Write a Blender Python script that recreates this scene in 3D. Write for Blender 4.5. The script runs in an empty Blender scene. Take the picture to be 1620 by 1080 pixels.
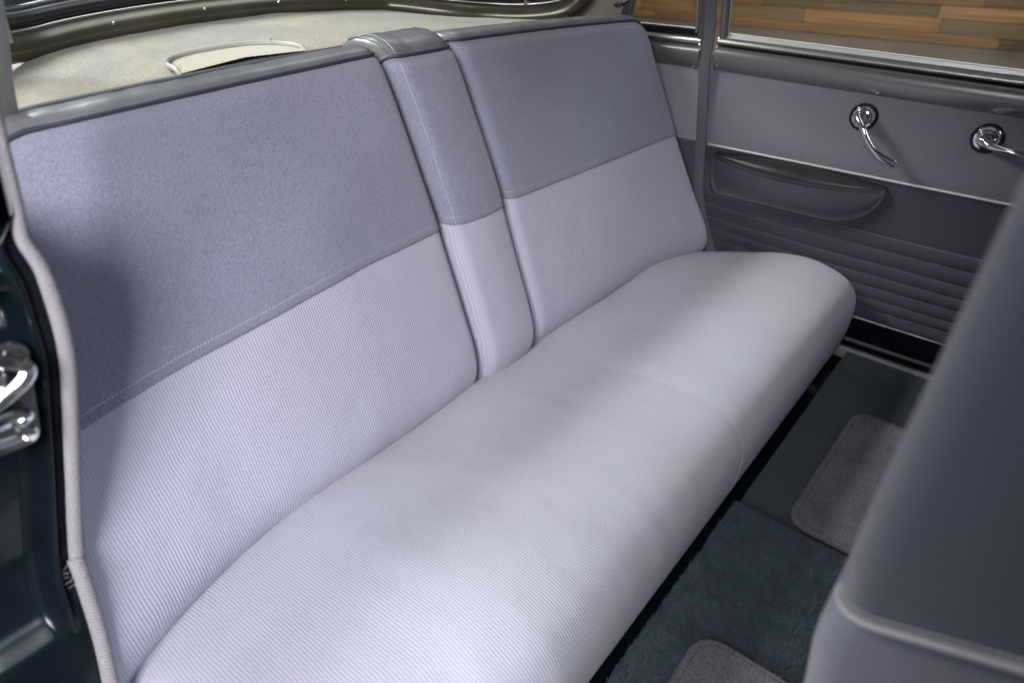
import bpy, bmesh, math, random
from mathutils import Vector, Matrix, noise as mnoise
random.seed(7)
S = bpy.context.scene
COL = S.collection
V = Vector
PI = math.pi

# ------------------------------------------------------------------ camera, light, exposure
cam_d = bpy.data.cameras.new('camera')
cam_d.sensor_width = 36.0
cam_d.lens = 36.0 * 1012 / 1620
cam_d.clip_start = 0.02
cam_d.clip_end = 100
cam = bpy.data.objects.new('camera', cam_d)
COL.objects.link(cam)
cam.location = (0, 0, 0.83)
_yaw, _pit = math.radians(40), math.radians(33.3)
_f = V((math.cos(_yaw) * math.cos(_pit), math.sin(_yaw) * math.cos(_pit), -math.sin(_pit)))
cam.rotation_euler = _f.to_track_quat('-Z', 'Y').to_euler()
cam_d.dof.use_dof = True
cam_d.dof.focus_distance = 1.05
cam_d.dof.aperture_fstop = 3.5
S.camera = cam

W = bpy.data.worlds.new('World')
S.world = W
W.use_nodes = True
W.node_tree.nodes['Background'].inputs[0].default_value = (0.80, 0.88, 1.0, 1)
W.node_tree.nodes['Background'].inputs[1].default_value = 0.18

def area(name, loc, target, size, power, col=(1, 1, 1), size_y=None):
    d = bpy.data.lights.new(name, 'AREA')
    d.energy = power
    d.color = col
    d.size = size
    if size_y:
        d.shape = 'RECTANGLE'
        d.size_y = size_y
    o = bpy.data.objects.new(name, d)
    COL.objects.link(o)
    o.location = loc
    o.rotation_euler = (V(target) - V(loc)).to_track_quat('-Z', 'Y').to_euler()
    return o

area('door_side_softbox', (-0.98, -0.30, 1.50), (0.45, 0.78, 0.62), 0.85, 60, (1.0, 0.985, 0.985), 0.9)
area('windscreen_softbox', (0.5, -2.4, 2.3), (0.5, 0.6, 0.5), 2.0, 80, (0.82, 0.89, 1.0), 0.8)
area('far_side_softbox', (1.95, 0.2, 2.8), (1.6, 0.3, 0.4), 3.6, 75, (0.9, 0.95, 1.0), 1.6)
area('rear_softbox', (0.0, 3.0, 2.6), (0.6, 1.0, 0.65), 1.8, 290, (1.0, 0.975, 0.93), 1.2)
area('added_wall_light', (6.6, 2.5, 3.4), (9.3, 2.2, 0.0), 1.5, 150, (1.0, 0.93, 0.82), 4.0)  # unseen light, added to brighten the plank wall

S.view_settings.view_transform = 'Standard'
S.view_settings.look = 'None'
S.view_settings.exposure = 0.10
S.view_settings.gamma = 1.0
S.view_settings.use_curve_mapping = False
S.cycles.use_denoising = True
S.cycles.max_bounces = 8
S.cycles.caustics_reflective = False
S.cycles.blur_glossy = 0.5
S.cycles.sample_clamp_indirect = 5.0
S.cycles.transparent_max_bounces = 12

# ------------------------------------------------------------------ helpers
def link(name, me, mat=None, parent=None, smooth=True):
    o = bpy.data.objects.new(name, me)
    COL.objects.link(o)
    if mat is not None:
        me.materials.append(mat)
    if smooth:
        me.shade_smooth()
    if parent is not None:
        o.parent = parent
        base = V((0, 0, 0))
        p = parent
        while p is not None:
            base += p.location
            p = p.parent
        o.location = -base
    return o

def tag(o, label=None, cat=None, group=None, kind=None):
    if label: o['label'] = label
    if cat: o['category'] = cat
    if group: o['group'] = group
    if kind: o['kind'] = kind
    return o

def thing(name, loc, label, cat, group=None):
    o = bpy.data.objects.new(name, None)
    COL.objects.link(o)
    o.location = loc
    o.empty_display_size = 0.05
    return tag(o, label, cat, group)

def grid(name, rows, mat, parent=None, smooth=True, flip=False, close_u=False):
    nu, nv = len(rows), len(rows[0])
    vs = [tuple(p) for r in rows for p in r]
    fs = []
    for i in range(nu if close_u else nu - 1):
        i2 = (i + 1) % nu
        for j in range(nv - 1):
            q = (i * nv + j, i2 * nv + j, i2 * nv + j + 1, i * nv + j + 1)
            fs.append(q[::-1] if flip else q)
    me = bpy.data.meshes.new(name)
    me.from_pydata(vs, [], fs)
    me.update()
    return link(name, me, mat, parent, smooth)

def sweep_rows(path, prof, up=(0, 0, 1), closed_prof=True):
    """profile (a, b): a along side = t x up, b along up"""
    path = [V(p) for p in path]
    rows = []
    n = len(path)
    for i, p in enumerate(path):
        t = (path[min(i + 1, n - 1)] - path[max(i - 1, 0)]).normalized()
        u = V(up[i]) if isinstance(up, list) else V(up)
        u = (u - t * u.dot(t)).normalized()
        s = t.cross(u)
        r = [p + s * a + u * b for a, b in prof]
        if closed_prof:
            r.append(r[0])
        rows.append(r)
    return rows

def add_rows(bm, rows, cap=True, closed=True):
    nv = len(rows[0]) - (1 if closed else 0)
    vv = [[bm.verts.new(p) for p in r[:nv]] for r in rows]
    for i in range(len(vv) - 1):
        for j in range(nv if closed else nv - 1):
            k = (j + 1) % nv
            bm.faces.new((vv[i][j], vv[i][k], vv[i + 1][k], vv[i + 1][j]))
    if cap and closed and nv > 2:
        bm.faces.new(vv[0][::-1])
        bm.faces.new(vv[-1])

def finish(name, bm, mat, parent=None, smooth=True, angle=None):
    bmesh.ops.recalc_face_normals(bm, faces=bm.faces)
    me = bpy.data.meshes.new(name)
    bm.to_mesh(me)
    bm.free()
    o = link(name, me, mat, parent, smooth)
    if smooth and angle:
        me.set_sharp_from_angle(angle=math.radians(angle))
    return o

def sweep(name, path, prof, mat, parent=None, up=(0, 0, 1), smooth=True, angle=50):
    bm = bmesh.new()
    add_rows(bm, sweep_rows(path, prof, up))
    return finish(name, bm, mat, parent, smooth, angle)

def circ(r, n=8, ry=None, a0=0.0):
    ry = r if ry is None else ry
    return [(r * math.cos(a0 + 2 * PI * k / n), ry * math.sin(a0 + 2 * PI * k / n)) for k in range(n)]

def tube(name, path, r, mat, parent=None, n=8, up=(0, 0, 1), ry=None):
    return sweep(name, path, circ(r, n, ry), mat, parent, up, True, 60)

def taper_tube(name, path, radii, mat, parent=None, n=12, up=(0, 0, 1)):
    bm = bmesh.new()
    rows = sweep_rows(path, circ(1.0, n), up)
    out = []
    for p, r, row in zip(path, radii, rows):
        rx = r if not isinstance(r, tuple) else None
        c = V(p)
        if rx is not None:
            out.append([c + (q - c) * rx for q in row])
        else:
            t = None
            out.append([c + (q - c) * 1.0 for q in row])
    add_rows(bm, out)
    return finish(name, bm, mat, parent, True, 60)

def stitches(name, path, mat, parent=None, pitch=0.0042, length=0.0030, r=0.00045, lift=(0, 0, 0)):
    path = [V(p) + V(lift) for p in path]
    L = [0.0]
    for a, b in zip(path, path[1:]):
        L.append(L[-1] + (b - a).length)
    def at(s):
        for i in range(len(L) - 1):
            if s <= L[i + 1]:
                k = (s - L[i]) / max(1e-9, L[i + 1] - L[i])
                return path[i].lerp(path[i + 1], k)
        return path[-1]
    bm = bmesh.new()
    s = 0.0
    while s + length < L[-1]:
        a, b = at(s), at(s + length)
        t = (b - a).normalized()
        u = V((0, 0, 1)) if abs(t.z) < 0.9 else V((0, 1, 0))
        u = (u - t * u.dot(t)).normalized()
        w = t.cross(u)
        m1, m2 = a.lerp(b, 0.2), a.lerp(b, 0.8)
        def ring(c, k):
            return [c + (u * math.cos(q * PI / 2) + w * math.sin(q * PI / 2)) * r * k for q in range(4)]
        rows = [ring(a, 0.35), ring(m1, 1), ring(m2, 1), ring(b, 0.35)]
        rows = [q + [q[0]] for q in rows]
        add_rows(bm, rows)
        s += pitch
    return tag(finish(name, bm, mat, parent, True), kind='stuff')

def box(name, lo, hi, mat, parent=None, bev=0.003, seg=2):
    bm = bmesh.new()
    bmesh.ops.create_cube(bm, size=1)
    lo, hi = V(lo), V(hi)
    for v in bm.verts:
        v.co = V((lo[i] + (v.co[i] + 0.5) * (hi[i] - lo[i]) for i in range(3)))
    if bev:
        bmesh.ops.bevel(bm, geom=bm.edges[:], offset=bev, segments=seg, profile=0.5, affect='EDGES')
    return finish(name, bm, mat, parent, True, 40)

def lathe(name, prof, centre, axis, mat, parent=None, n=28):
    axis = V(axis).normalized()
    u = axis.orthogonal().normalized()
    w = axis.cross(u)
    c = V(centre)
    bm = bmesh.new()
    rows = []
    for r, h in prof:
        row = [c + axis * h + (u * math.cos(2 * PI * k / n) + w * math.sin(2 * PI * k / n)) * max(r, 1e-5) for k in range(n)]
        rows.append(row + [row[0]])
    add_rows(bm, rows)
    return finish(name, bm, mat, parent, True, 35)

def catmull(pts, n=8):
    pts = [V(p) for p in pts]
    P = [2 * pts[0] - pts[1]] + pts + [2 * pts[-1] - pts[-2]]
    out = []
    for i in range(1, len(P) - 2):
        p0, p1, p2, p3 = P[i - 1:i + 3]
        for k in range(n):
            t = k / n
            out.append(0.5 * (2 * p1 + (p2 - p0) * t + (2 * p0 - 5 * p1 + 4 * p2 - p3) * t * t + (3 * p1 - p0 - 3 * p2 + p3) * t ** 3))
    out.append(pts[-1])
    return out

def interp(tab, x):
    if x <= tab[0][0]: return tab[0][1]
    for (a, fa), (b, fb) in zip(tab, tab[1:]):
        if x <= b:
            return fa + (fb - fa) * (x - a) / (b - a)
    return tab[-1][1]

def lin(a, b, n):
    return [a + (b - a) * i / (n - 1) for i in range(n)]

def sm(t):
    t = max(0.0, min(1.0, t))
    return t * t * (3 - 2 * t)

def rnd_off(e, r):
    if e >= r: return 0.0
    q = (r - max(0.0, e)) / r
    return r * (1 - math.sqrt(max(0.0, 1 - q * q)))

def edge_samples(a, b, r, n_mid, n_edge=9):
    """x samples dense close to both ends (cosine spaced over the rounding)"""
    e = [a + r * (1 - math.cos(PI / 2 * k / n_edge)) for k in range(n_edge)]
    m = lin(a + r, b - r, n_mid)
    return e + m + [b - (q - a) for q in reversed(e)]

def nz(x, y, z=0.0):
    return mnoise.noise(V((x, y, z)))

# ------------------------------------------------------------------ materials
def new_mat(name):
    m = bpy.data.materials.new(name)
    m.use_nodes = True
    nt = m.node_tree
    b = nt.nodes['Principled BSDF']
    return m, nt, b

def nd(nt, typ, **kw):
    n = nt.nodes.new(typ)
    for k, v in kw.items():
        setattr(n, k, v)
    return n

def ramp_mix(nt, fac, c1, c2):
    m = nd(nt, 'ShaderNodeMix', data_type='RGBA')
    nt.links.new(fac, m.inputs['Factor'])
    for sock, c in ((m.inputs['A'], c1), (m.inputs['B'], c2)):
        if isinstance(c, (tuple, list)):
            sock.default_value = (*c[:3], 1)
        else:
            nt.links.new(c, sock)
    return m.outputs['Result']

def noise_fac(nt, vec, scale, detail=3, lo=0.35, hi=0.65, rough=0.55, dist=0.0):
    n = nd(nt, 'ShaderNodeTexNoise')
    n.inputs['Scale'].default_value = scale
    n.inputs['Detail'].default_value = detail
    n.inputs['Roughness'].default_value = rough
    n.inputs['Distortion'].default_value = dist
    nt.links.new(vec, n.inputs['Vector'])
    r = nd(nt, 'ShaderNodeMapRange')
    r.inputs[1].default_value = lo
    r.inputs[2].default_value = hi
    nt.links.new(n.outputs['Fac'], r.inputs[0])
    return r.outputs[0]

def math_n(nt, op, a, b=None):
    n = nd(nt, 'ShaderNodeMath', operation=op)
    for i, q in enumerate((a, b)):
        if q is None: continue
        if isinstance(q, (int, float)): n.inputs[i].default_value = q
        else: nt.links.new(q, n.inputs[i])
    return n.outputs[0]

def bump(nt, h, dist, strength=1.0, prev=None):
    b = nd(nt, 'ShaderNodeBump')
    b.inputs['Distance'].default_value = dist
    b.inputs['Strength'].default_value = strength
    nt.links.new(h, b.inputs['Height'])
    if prev is not None:
        nt.links.new(prev, b.inputs['Normal'])
    return b.outputs['Normal']

def scl(c, k):
    return tuple(q * k for q in c)

def felt(name, col, var=0.30, rough=0.92, sheen=0.35, bumpd=0.0006, tint=None, scale=520):
    """short napped wool cloth"""
    m, nt, b = new_mat(name)
    tc = nd(nt, 'ShaderNodeTexCoord').outputs['Object']
    f1 = noise_fac(nt, tc, scale, 3, 0.3, 0.7)
    f2 = noise_fac(nt, tc, 7.0, 3, 0.3, 0.7)
    c = ramp_mix(nt, f1, scl(col, 1 - var), scl(col, 1 + var))
    t2 = tint or scl(col, 0.86)
    f2s = math_n(nt, 'MULTIPLY', f2, 0.5)
    c = ramp_mix(nt, f2s, c, t2)
    nt.links.new(c, b.inputs['Base Color'])
    b.inputs['Roughness'].default_value = rough
    b.inputs['Sheen Weight'].default_value = sheen
    b.inputs['Sheen Roughness'].default_value = 0.5
    b.inputs['Specular IOR Level'].default_value = 0.15
    nt.links.new(bump(nt, f1, bumpd, 0.8), b.inputs['Normal'])
    return m

def ribbed(name, col, pitch=0.0036, axis='X', depth=0.0005, var=0.10, groove=0.73, wr=0.002):
    """corded upholstery cloth: fine ribs along the surface"""
    m, nt, b = new_mat(name)
    tc = nd(nt, 'ShaderNodeTexCoord').outputs['Object']
    sx = nd(nt, 'ShaderNodeSeparateXYZ')
    nt.links.new(tc, sx.inputs[0])
    wob = noise_fac(nt, tc, 9.0, 2, 0.0, 1.0)
    wob = math_n(nt, 'MULTIPLY', wob, 0.010)
    u = math_n(nt, 'ADD', sx.outputs[axis], wob)
    ph = math_n(nt, 'MULTIPLY', u, 2 * PI / pitch)
    s = math_n(nt, 'SINE', ph)
    s = math_n(nt, 'ADD', math_n(nt, 'MULTIPLY', s, 0.5), 0.5)
    s = math_n(nt, 'POWER', s, 0.7)
    f1 = noise_fac(nt, tc, 650, 2, 0.25, 0.75)
    f2 = noise_fac(nt, tc, 5.0, 3, 0.3, 0.7)
    c = ramp_mix(nt, f1, scl(col, 1 - var), scl(col, 1 + var))
    cg = ramp_mix(nt, f1, scl(col, groove * (1 - var)), scl(col, groove * (1 + var)))
    c = ramp_mix(nt, s, cg, c)
    c = ramp_mix(nt, math_n(nt, 'MULTIPLY', f2, 0.45), c, scl((col[0] * 1.03, col[1] * 1.0, col[2] * 0.93), 0.86))
    nt.links.new(c, b.inputs['Base Color'])
    b.inputs['Roughness'].default_value = 0.9
    b.inputs['Sheen Weight'].default_value = 0.25
    b.inputs['Specular IOR Level'].default_value = 0.15
    n0 = None
    if wr:
        w1 = noise_fac(nt, tc, 11.0, 2, 0.2, 0.8, dist=0.6)
        n0 = bump(nt, w1, wr, 1.0)
    h = math_n(nt, 'ADD', s, math_n(nt, 'MULTIPLY', f1, 0.35))
    nt.links.new(bump(nt, h, depth, 0.8, n0), b.inputs['Normal'])
    return m

def plain(name, col, rough=0.5, metal=0.0, spec=0.5, var=0.0, vs=30, bumpd=0.0, bs=300, coat=0.0, rvar=0.0):
    m, nt, b = new_mat(name)
    b.inputs['Base Color'].default_value = (*col, 1)
    b.inputs['Roughness'].default_value = rough
    b.inputs['Metallic'].default_value = metal
    b.inputs['Specular IOR Level'].default_value = spec
    b.inputs['Coat Weight'].default_value = coat
    b.inputs['Coat Roughness'].default_value = 0.05
    tc = nd(nt, 'ShaderNodeTexCoord').outputs['Object']
    if var:
        f = noise_fac(nt, tc, vs, 4, 0.3, 0.7)
        nt.links.new(ramp_mix(nt, f, scl(col, 1 - var), scl(col, 1 + var)), b.inputs['Base Color'])
    if rvar:
        f = noise_fac(nt, tc, vs * 1.7, 4, 0.3, 0.7)
        r = math_n(nt, 'ADD', math_n(nt, 'MULTIPLY', f, rvar), rough)
        nt.links.new(r, b.inputs['Roughness'])
    if bumpd:
        f = noise_fac(nt, tc, bs, 3, 0.3, 0.7)
        nt.links.new(bump(nt, f, bumpd), b.inputs['Normal'])
    return m

def twill(name, col, pitch=0.0040):
    """woven windlace: fine diagonal weave"""
    m, nt, b = new_mat(name)
    tc = nd(nt, 'ShaderNodeTexCoord').outputs['Object']
    sx = nd(nt, 'ShaderNodeSeparateXYZ')
    nt.links.new(tc, sx.inputs[0])
    u = math_n(nt, 'ADD', sx.outputs['Z'], math_n(nt, 'MULTIPLY', sx.outputs['X'], 0.7))
    s = math_n(nt, 'SINE', math_n(nt, 'MULTIPLY', u, 2 * PI / pitch))
    s = math_n(nt, 'ADD', math_n(nt, 'MULTIPLY', s, 0.5), 0.5)
    f1 = noise_fac(nt, tc, 700, 2, 0.25, 0.75)
    f2 = noise_fac(nt, tc, 30, 2, 0.3, 0.7)
    c = ramp_mix(nt, s, scl(col, 0.72), scl(col, 1.08))
    c = ramp_mix(nt, math_n(nt, 'MULTIPLY', f2, 0.35), c, (col[0] * 0.85, col[1] * 0.78, col[2] * 0.68))
    nt.links.new(c, b.inputs['Base Color'])
    b.inputs['Roughness'].default_value = 0.95
    b.inputs['Specular IOR Level'].default_value = 0.1
    nt.links.new(bump(nt, math_n(nt, 'ADD', s, f1), 0.0009), b.inputs['Normal'])
    return m

def carpet(name, col, var=0.45, scale=260, bumpd=0.004, tint=None):
    m, nt, b = new_mat(name)
    tc = nd(nt, 'ShaderNodeTexCoord').outputs['Object']
    f1 = noise_fac(nt, tc, scale, 4, 0.3, 0.7, 0.7)
    f2 = noise_fac(nt, tc, 14, 4, 0.35, 0.7, 0.6, 0.5)
    f3 = noise_fac(nt, tc, scale * 2.6, 2, 0.25, 0.75)
    c = ramp_mix(nt, f1, scl(col, 1 - var), scl(col, 1 + var))
    c = ramp_mix(nt, math_n(nt, 'MULTIPLY', f2, 0.55), c, tint or scl(col, 1.7))
    nt.links.new(c, b.inputs['Base Color'])
    b.inputs['Roughness'].default_value = 1.0
    b.inputs['Sheen Weight'].default_value = 0.25
    b.inputs['Specular IOR Level'].default_value = 0.05
    h = math_n(nt, 'ADD', f1, math_n(nt, 'MULTIPLY', f3, 0.5))
    nt.links.new(bump(nt, h, bumpd, 0.9), b.inputs['Normal'])
    return m

def glass_mat(name, tint=(0.93, 0.95, 0.94)):
    m = bpy.data.materials.new(name)
    m.use_nodes = True
    nt = m.node_tree
    nt.nodes.clear()
    out = nd(nt, 'ShaderNodeOutputMaterial')
    tr = nd(nt, 'ShaderNodeBsdfTransparent')
    tr.inputs[0].default_value = (*tint, 1)
    gl = nd(nt, 'ShaderNodeBsdfGlossy')
    gl.inputs['Roughness'].default_value = 0.02
    fr = nd(nt, 'ShaderNodeFresnel')
    fr.inputs[0].default_value = 1.45
    mx = nd(nt, 'ShaderNodeMixShader')
    nt.links.new(fr.outputs[0], mx.inputs[0])
    nt.links.new(tr.outputs[0], mx.inputs[1])
    nt.links.new(gl.outputs[0], mx.inputs[2])
    nt.links.new(mx.outputs[0], out.inputs[0])
    return m

def shelf_mat():
    m, nt, b = new_mat('worn_shelf_felt')
    tc = nd(nt, 'ShaderNodeTexCoord').outputs['Object']
    f1 = noise_fac(nt, tc, 4.5, 4, 0.4, 0.62, 0.6, 0.8)
    f2 = noise_fac(nt, tc, 380, 3, 0.3, 0.7)
    f3 = noise_fac(nt, tc, 12, 4, 0.5, 0.72, 0.6, 1.2)
    c = ramp_mix(nt, f1, (0.42, 0.408, 0.38), (0.53, 0.49, 0.405))
    c = ramp_mix(nt, math_n(nt, 'MULTIPLY', f3, 0.28), c, (0.34, 0.335, 0.33))
    c2 = nd(nt, 'ShaderNodeMix', data_type='RGBA', blend_type='MULTIPLY')
    c2.inputs['Factor'].default_value = 0.35
    nt.links.new(c, c2.inputs['A'])
    cc = nd(nt, 'ShaderNodeCombineColor')
    for i in range(3): nt.links.new(f2, cc.inputs[i])
    nt.links.new(cc.outputs[0], c2.inputs['B'])
    nt.links.new(c2.outputs['Result'], b.inputs['Base Color'])
    b.inputs['Roughness'].default_value = 0.95
    b.inputs['Specular IOR Level'].default_value = 0.1
    h = math_n(nt, 'ADD', math_n(nt, 'MULTIPLY', f3, 1.2), f2)
    nt.links.new(bump(nt, h, 0.0012), b.inputs['Normal'])
    return m

def wood_mat(name, c1, c2):
    m, nt, b = new_mat(name)
    tc = nd(nt, 'ShaderNodeTexCoord').outputs['Object']
    oi = nd(nt, 'ShaderNodeObjectInfo')
    mp = nd(nt, 'ShaderNodeMapping')
    mp.inputs['Scale'].default_value = (1, 0.07, 1)
    nt.links.new(tc, mp.inputs['Vector'])
    cm = nd(nt, 'ShaderNodeCombineXYZ')
    k = math_n(nt, 'MULTIPLY', oi.outputs['Random'], 37.0)
    for i in range(3): nt.links.new(k, cm.inputs[i])
    ad = nd(nt, 'ShaderNodeVectorMath', operation='ADD')
    nt.links.new(mp.outputs[0], ad.inputs[0])
    nt.links.new(cm.outputs[0], ad.inputs[1])
    f = noise_fac(nt, ad.outputs[0], 14.0, 5, 0.35, 0.65, 0.65, 1.0)
    c = ramp_mix(nt, f, c1, c2)
    sh = nd(nt, 'ShaderNodeMapRange')
    sh.inputs[3].default_value = 0.62
    sh.inputs[4].default_value = 1.2
    nt.links.new(oi.outputs['Random'], sh.inputs[0])
    mu = nd(nt, 'ShaderNodeVectorMath', operation='SCALE')
    nt.links.new(c, mu.inputs[0])
    nt.links.new(sh.outputs[0], mu.inputs['Scale'])
    # knots
    vo = nd(nt, 'ShaderNodeTexVoronoi')
    vo.inputs['Scale'].default_value = 2.2
    mp2 = nd(nt, 'ShaderNodeMapping')
    mp2.inputs['Scale'].default_value = (1, 0.6, 1.4)
    nt.links.new(tc, mp2.inputs['Vector'])
    ad2 = nd(nt, 'ShaderNodeVectorMath', operation='ADD')
    nt.links.new(mp2.outputs[0], ad2.inputs[0])
    nt.links.new(cm.outputs[0], ad2.inputs[1])
    nt.links.new(ad2.outputs[0], vo.inputs['Vector'])
    kr = nd(nt, 'ShaderNodeMapRange')
    kr.inputs[1].default_value = 0.03
    kr.inputs[2].default_value = 0.075
    nt.links.new(vo.outputs['Distance'], kr.inputs[0])
    c = ramp_mix(nt, kr.outputs[0], (0.03, 0.015, 0.007), mu.outputs[0])
    nt.links.new(c, b.inputs['Base Color'])
    b.inputs['Roughness'].default_value = 0.7
    nt.links.new(bump(nt, f, 0.003), b.inputs['Normal'])
    return m

M = {}
M['felt'] = felt('slate_wool', (0.230, 0.231, 0.315), tint=(0.188, 0.190, 0.252))
M['rib_back'] = ribbed('lavender_cord_back', (0.455, 0.452, 0.575), wr=0.0012)
M['rib_cush'] = ribbed('lavender_cord_cushion', (0.465, 0.468, 0.565), wr=0.0012, groove=0.80)
M['vinyl'] = plain('grey_vinyl', (0.15, 0.154, 0.168), 0.27, var=0.18, vs=26, bumpd=0.0003, bs=45)
M['vinyl_olive'] = plain('olive_vinyl', (0.024, 0.024, 0.027), 0.33, spec=0.35, var=0.2, vs=20)
M['welt'] = plain('navy_welt', (0.035, 0.038, 0.055), 0.55, var=0.2, vs=60)
M['thread'] = plain('pale_thread', (0.62, 0.61, 0.60), 0.8)
M['thread_soft'] = plain('lilac_thread', (0.53, 0.53, 0.60), 0.8)
M['thread_dim'] = plain('grey_thread', (0.22, 0.22, 0.26), 0.8)
M['black'] = plain('gap_shade_black', (0.012, 0.012, 0.014), 0.9, spec=0.1)  # flat black, stands in for shade in gaps and recesses
M['door_up'] = felt('door_upper_wool', (0.205, 0.195, 0.230), 0.10, scale=600, bumpd=0.0003)
M['door_low'] = felt('door_lower_wool', (0.058, 0.056, 0.080), 0.12, scale=600, bumpd=0.0003)
M['quarter_up'] = felt('quarter_upper_wool', (0.30, 0.285, 0.36), 0.10, scale=600, bumpd=0.0003)
M['quarter_low'] = felt('quarter_lower_wool', (0.085, 0.080, 0.105), 0.10, scale=600, bumpd=0.0003)
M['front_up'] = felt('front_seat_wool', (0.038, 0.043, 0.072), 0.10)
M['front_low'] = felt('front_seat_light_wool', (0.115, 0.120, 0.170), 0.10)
M['seam_pale'] = plain('pale_seam_welt', (0.24, 0.25, 0.265), 0.7)
M['garnish'] = plain('olive_grey_enamel', (0.265, 0.272, 0.268), 0.28, metal=0.65)
M['garnish_rear'] = plain('bronze_enamel', (0.115, 0.107, 0.082), 0.30, metal=0.6, var=0.15, vs=9)
M['steel'] = plain('satin_steel', (0.76, 0.745, 0.71), 0.32, metal=1.0)
M['gunmetal'] = plain('dull_gunmetal', (0.16, 0.165, 0.17), 0.35, metal=0.8)
M['strip'] = plain('brushed_bright_strip', (0.78, 0.78, 0.78), 0.38, metal=0.75)
M['chrome'] = plain('chrome', (0.80, 0.81, 0.82), 0.09, metal=1.0)
M['black_paint'] = plain('black_enamel', (0.004, 0.007, 0.011), 0.14, spec=0.25, coat=0.2, var=0.3, vs=18, rvar=0.08)
M['rubber'] = plain('black_rubber', (0.016, 0.018, 0.02), 0.42, var=0.3, vs=40)
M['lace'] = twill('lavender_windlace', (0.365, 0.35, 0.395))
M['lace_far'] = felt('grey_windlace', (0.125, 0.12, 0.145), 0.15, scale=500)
M['carpet'] = carpet('charcoal_carpet', (0.028, 0.039, 0.049), tint=(0.046, 0.064, 0.078))
M['carpet_pile'] = carpet('charcoal_pile', (0.052, 0.076, 0.097), 0.5, 60, 0.0, tint=(0.105, 0.148, 0.178))
M['carpet_far'] = carpet('charcoal_short_carpet', (0.048, 0.070, 0.086), 0.4, 420, 0.0015, tint=(0.056, 0.078, 0.088))
M['mat'] = carpet('grey_mat_pile', (0.21, 0.204, 0.235), 0.5, 300, 0.002, tint=(0.075, 0.074, 0.09))
M['shelf'] = shelf_mat()
M['grille'] = felt('beige_grille_cloth', (0.42, 0.375, 0.285), 0.3, scale=500)
M['white_trim'] = plain('ivory_trim', (0.42, 0.41, 0.40), 0.45, var=0.1)
M['headliner'] = felt('beige_headliner', (0.42, 0.38, 0.31), 0.1)
M['glass'] = glass_mat('window_glass')
M['glass_dark'] = glass_mat('rear_glass', (0.42, 0.46, 0.46))
M['concrete'] = plain('polished_concrete', (0.15, 0.135, 0.115), 0.32, var=0.15, vs=1.5, rvar=0.15)
M['wood_a'] = wood_mat('reclaimed_pine', (0.11, 0.052, 0.018), (0.46, 0.26, 0.10))
M['wood_b'] = wood_mat('reclaimed_pine_dark', (0.09, 0.048, 0.020), (0.22, 0.125, 0.052))
M['wood_c'] = wood_mat('reclaimed_pine_grey', (0.12, 0.080, 0.038), (0.29, 0.195, 0.095))

# ------------------------------------------------------------------ workshop round the car
GZ = -0.35
gnd = grid('ground', [[(x, y, GZ) for y in lin(-12, 16, 15)] for x in lin(-8, 14, 12)], M['concrete'])
tag(gnd, 'polished grey concrete workshop floor', None, None, 'structure')
wall = thing('plank_wall', (9.25, 3.0, GZ), 'reclaimed wooden plank wall seen through the side windows', 'wall')
box('wall_backing', (9.27, -6, GZ), (9.42, 14, GZ + 2.7), M['black'], wall, 0)
unit = bmesh.new()
bmesh.ops.create_cube(unit, size=1)
bmesh.ops.bevel(unit, geom=unit.edges[:], offset=0.03, segments=1, affect='EDGES')
pm = {}
for k in ('wood_a', 'wood_b', 'wood_c'):
    me = bpy.data.meshes.new('plank')
    unit.to_mesh(me)
    me.materials.append(M[k])
    pm[k] = me
unit.free()
zr = GZ + 0.004
rnd = random.Random(21)
row = 0
while zr < GZ + 2.6:
    hgt = rnd.choice([0.095, 0.11, 0.13, 0.15])
    y = -6 + rnd.random() * -0.8
    while y < 14:
        ln = rnd.uniform(0.8, 2.6)
        k = rnd.choices(['wood_a', 'wood_b', 'wood_c'], [6, 3, 2])[0]
        if row in (3, 4) and rnd.random() < 0.6: k = 'wood_c'
        th = rnd.uniform(0.020, 0.040)
        o = bpy.data.objects.new('plank', pm[k])
        COL.objects.link(o)
        o.parent = wall
        o.location = V((9.268 - th / 2, y + ln / 2, zr + hgt / 2)) - wall.location
        o.scale = (th, ln - 0.006, hgt - 0.005)
        y += ln
    zr += hgt
    row += 1

# ------------------------------------------------------------------ floor of the car
def carpet_sheet(name, x0, x1, y0, y1, z, mat, seed, amp=0.0015, lip=0.0, parent=None):
    xs, ys = lin(x0, x1, 60), lin(y0, y1, 50)
    rows = []
    for x in xs:
        r = []
        for y in ys:
            e = min(x1 - x, y1 - y)
            zz = z + amp * nz(x * 9 + seed, y * 9) - rnd_off(e, 0.014) * (1 if lip else 0)
            r.append((x, y, zz))
        r.append((x, y1 + 0.001, z - 0.03))
        rows.append(r)
    rows.append([(x1 + 0.002, p[1], z - 0.03) for p in rows[-1]])
    return grid(name, rows, mat, parent)

floor_far = carpet_sheet('floor', 0.80, 1.45, -0.9, 0.193, 0.0, M['carpet_far'], 3.0, 0.0012)
tag(floor_far, 'dark charcoal carpet on the car floor beside the far door', None, None, 'structure')
floor_near = carpet_sheet('carpet', -0.05, 0.815, -0.9, 0.194, 0.022, M['carpet'], 8.0, 0.003, 1)
tag(floor_near, 'raised deep-pile charcoal carpet on the car floor with a rolled edge', 'carpet')

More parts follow.
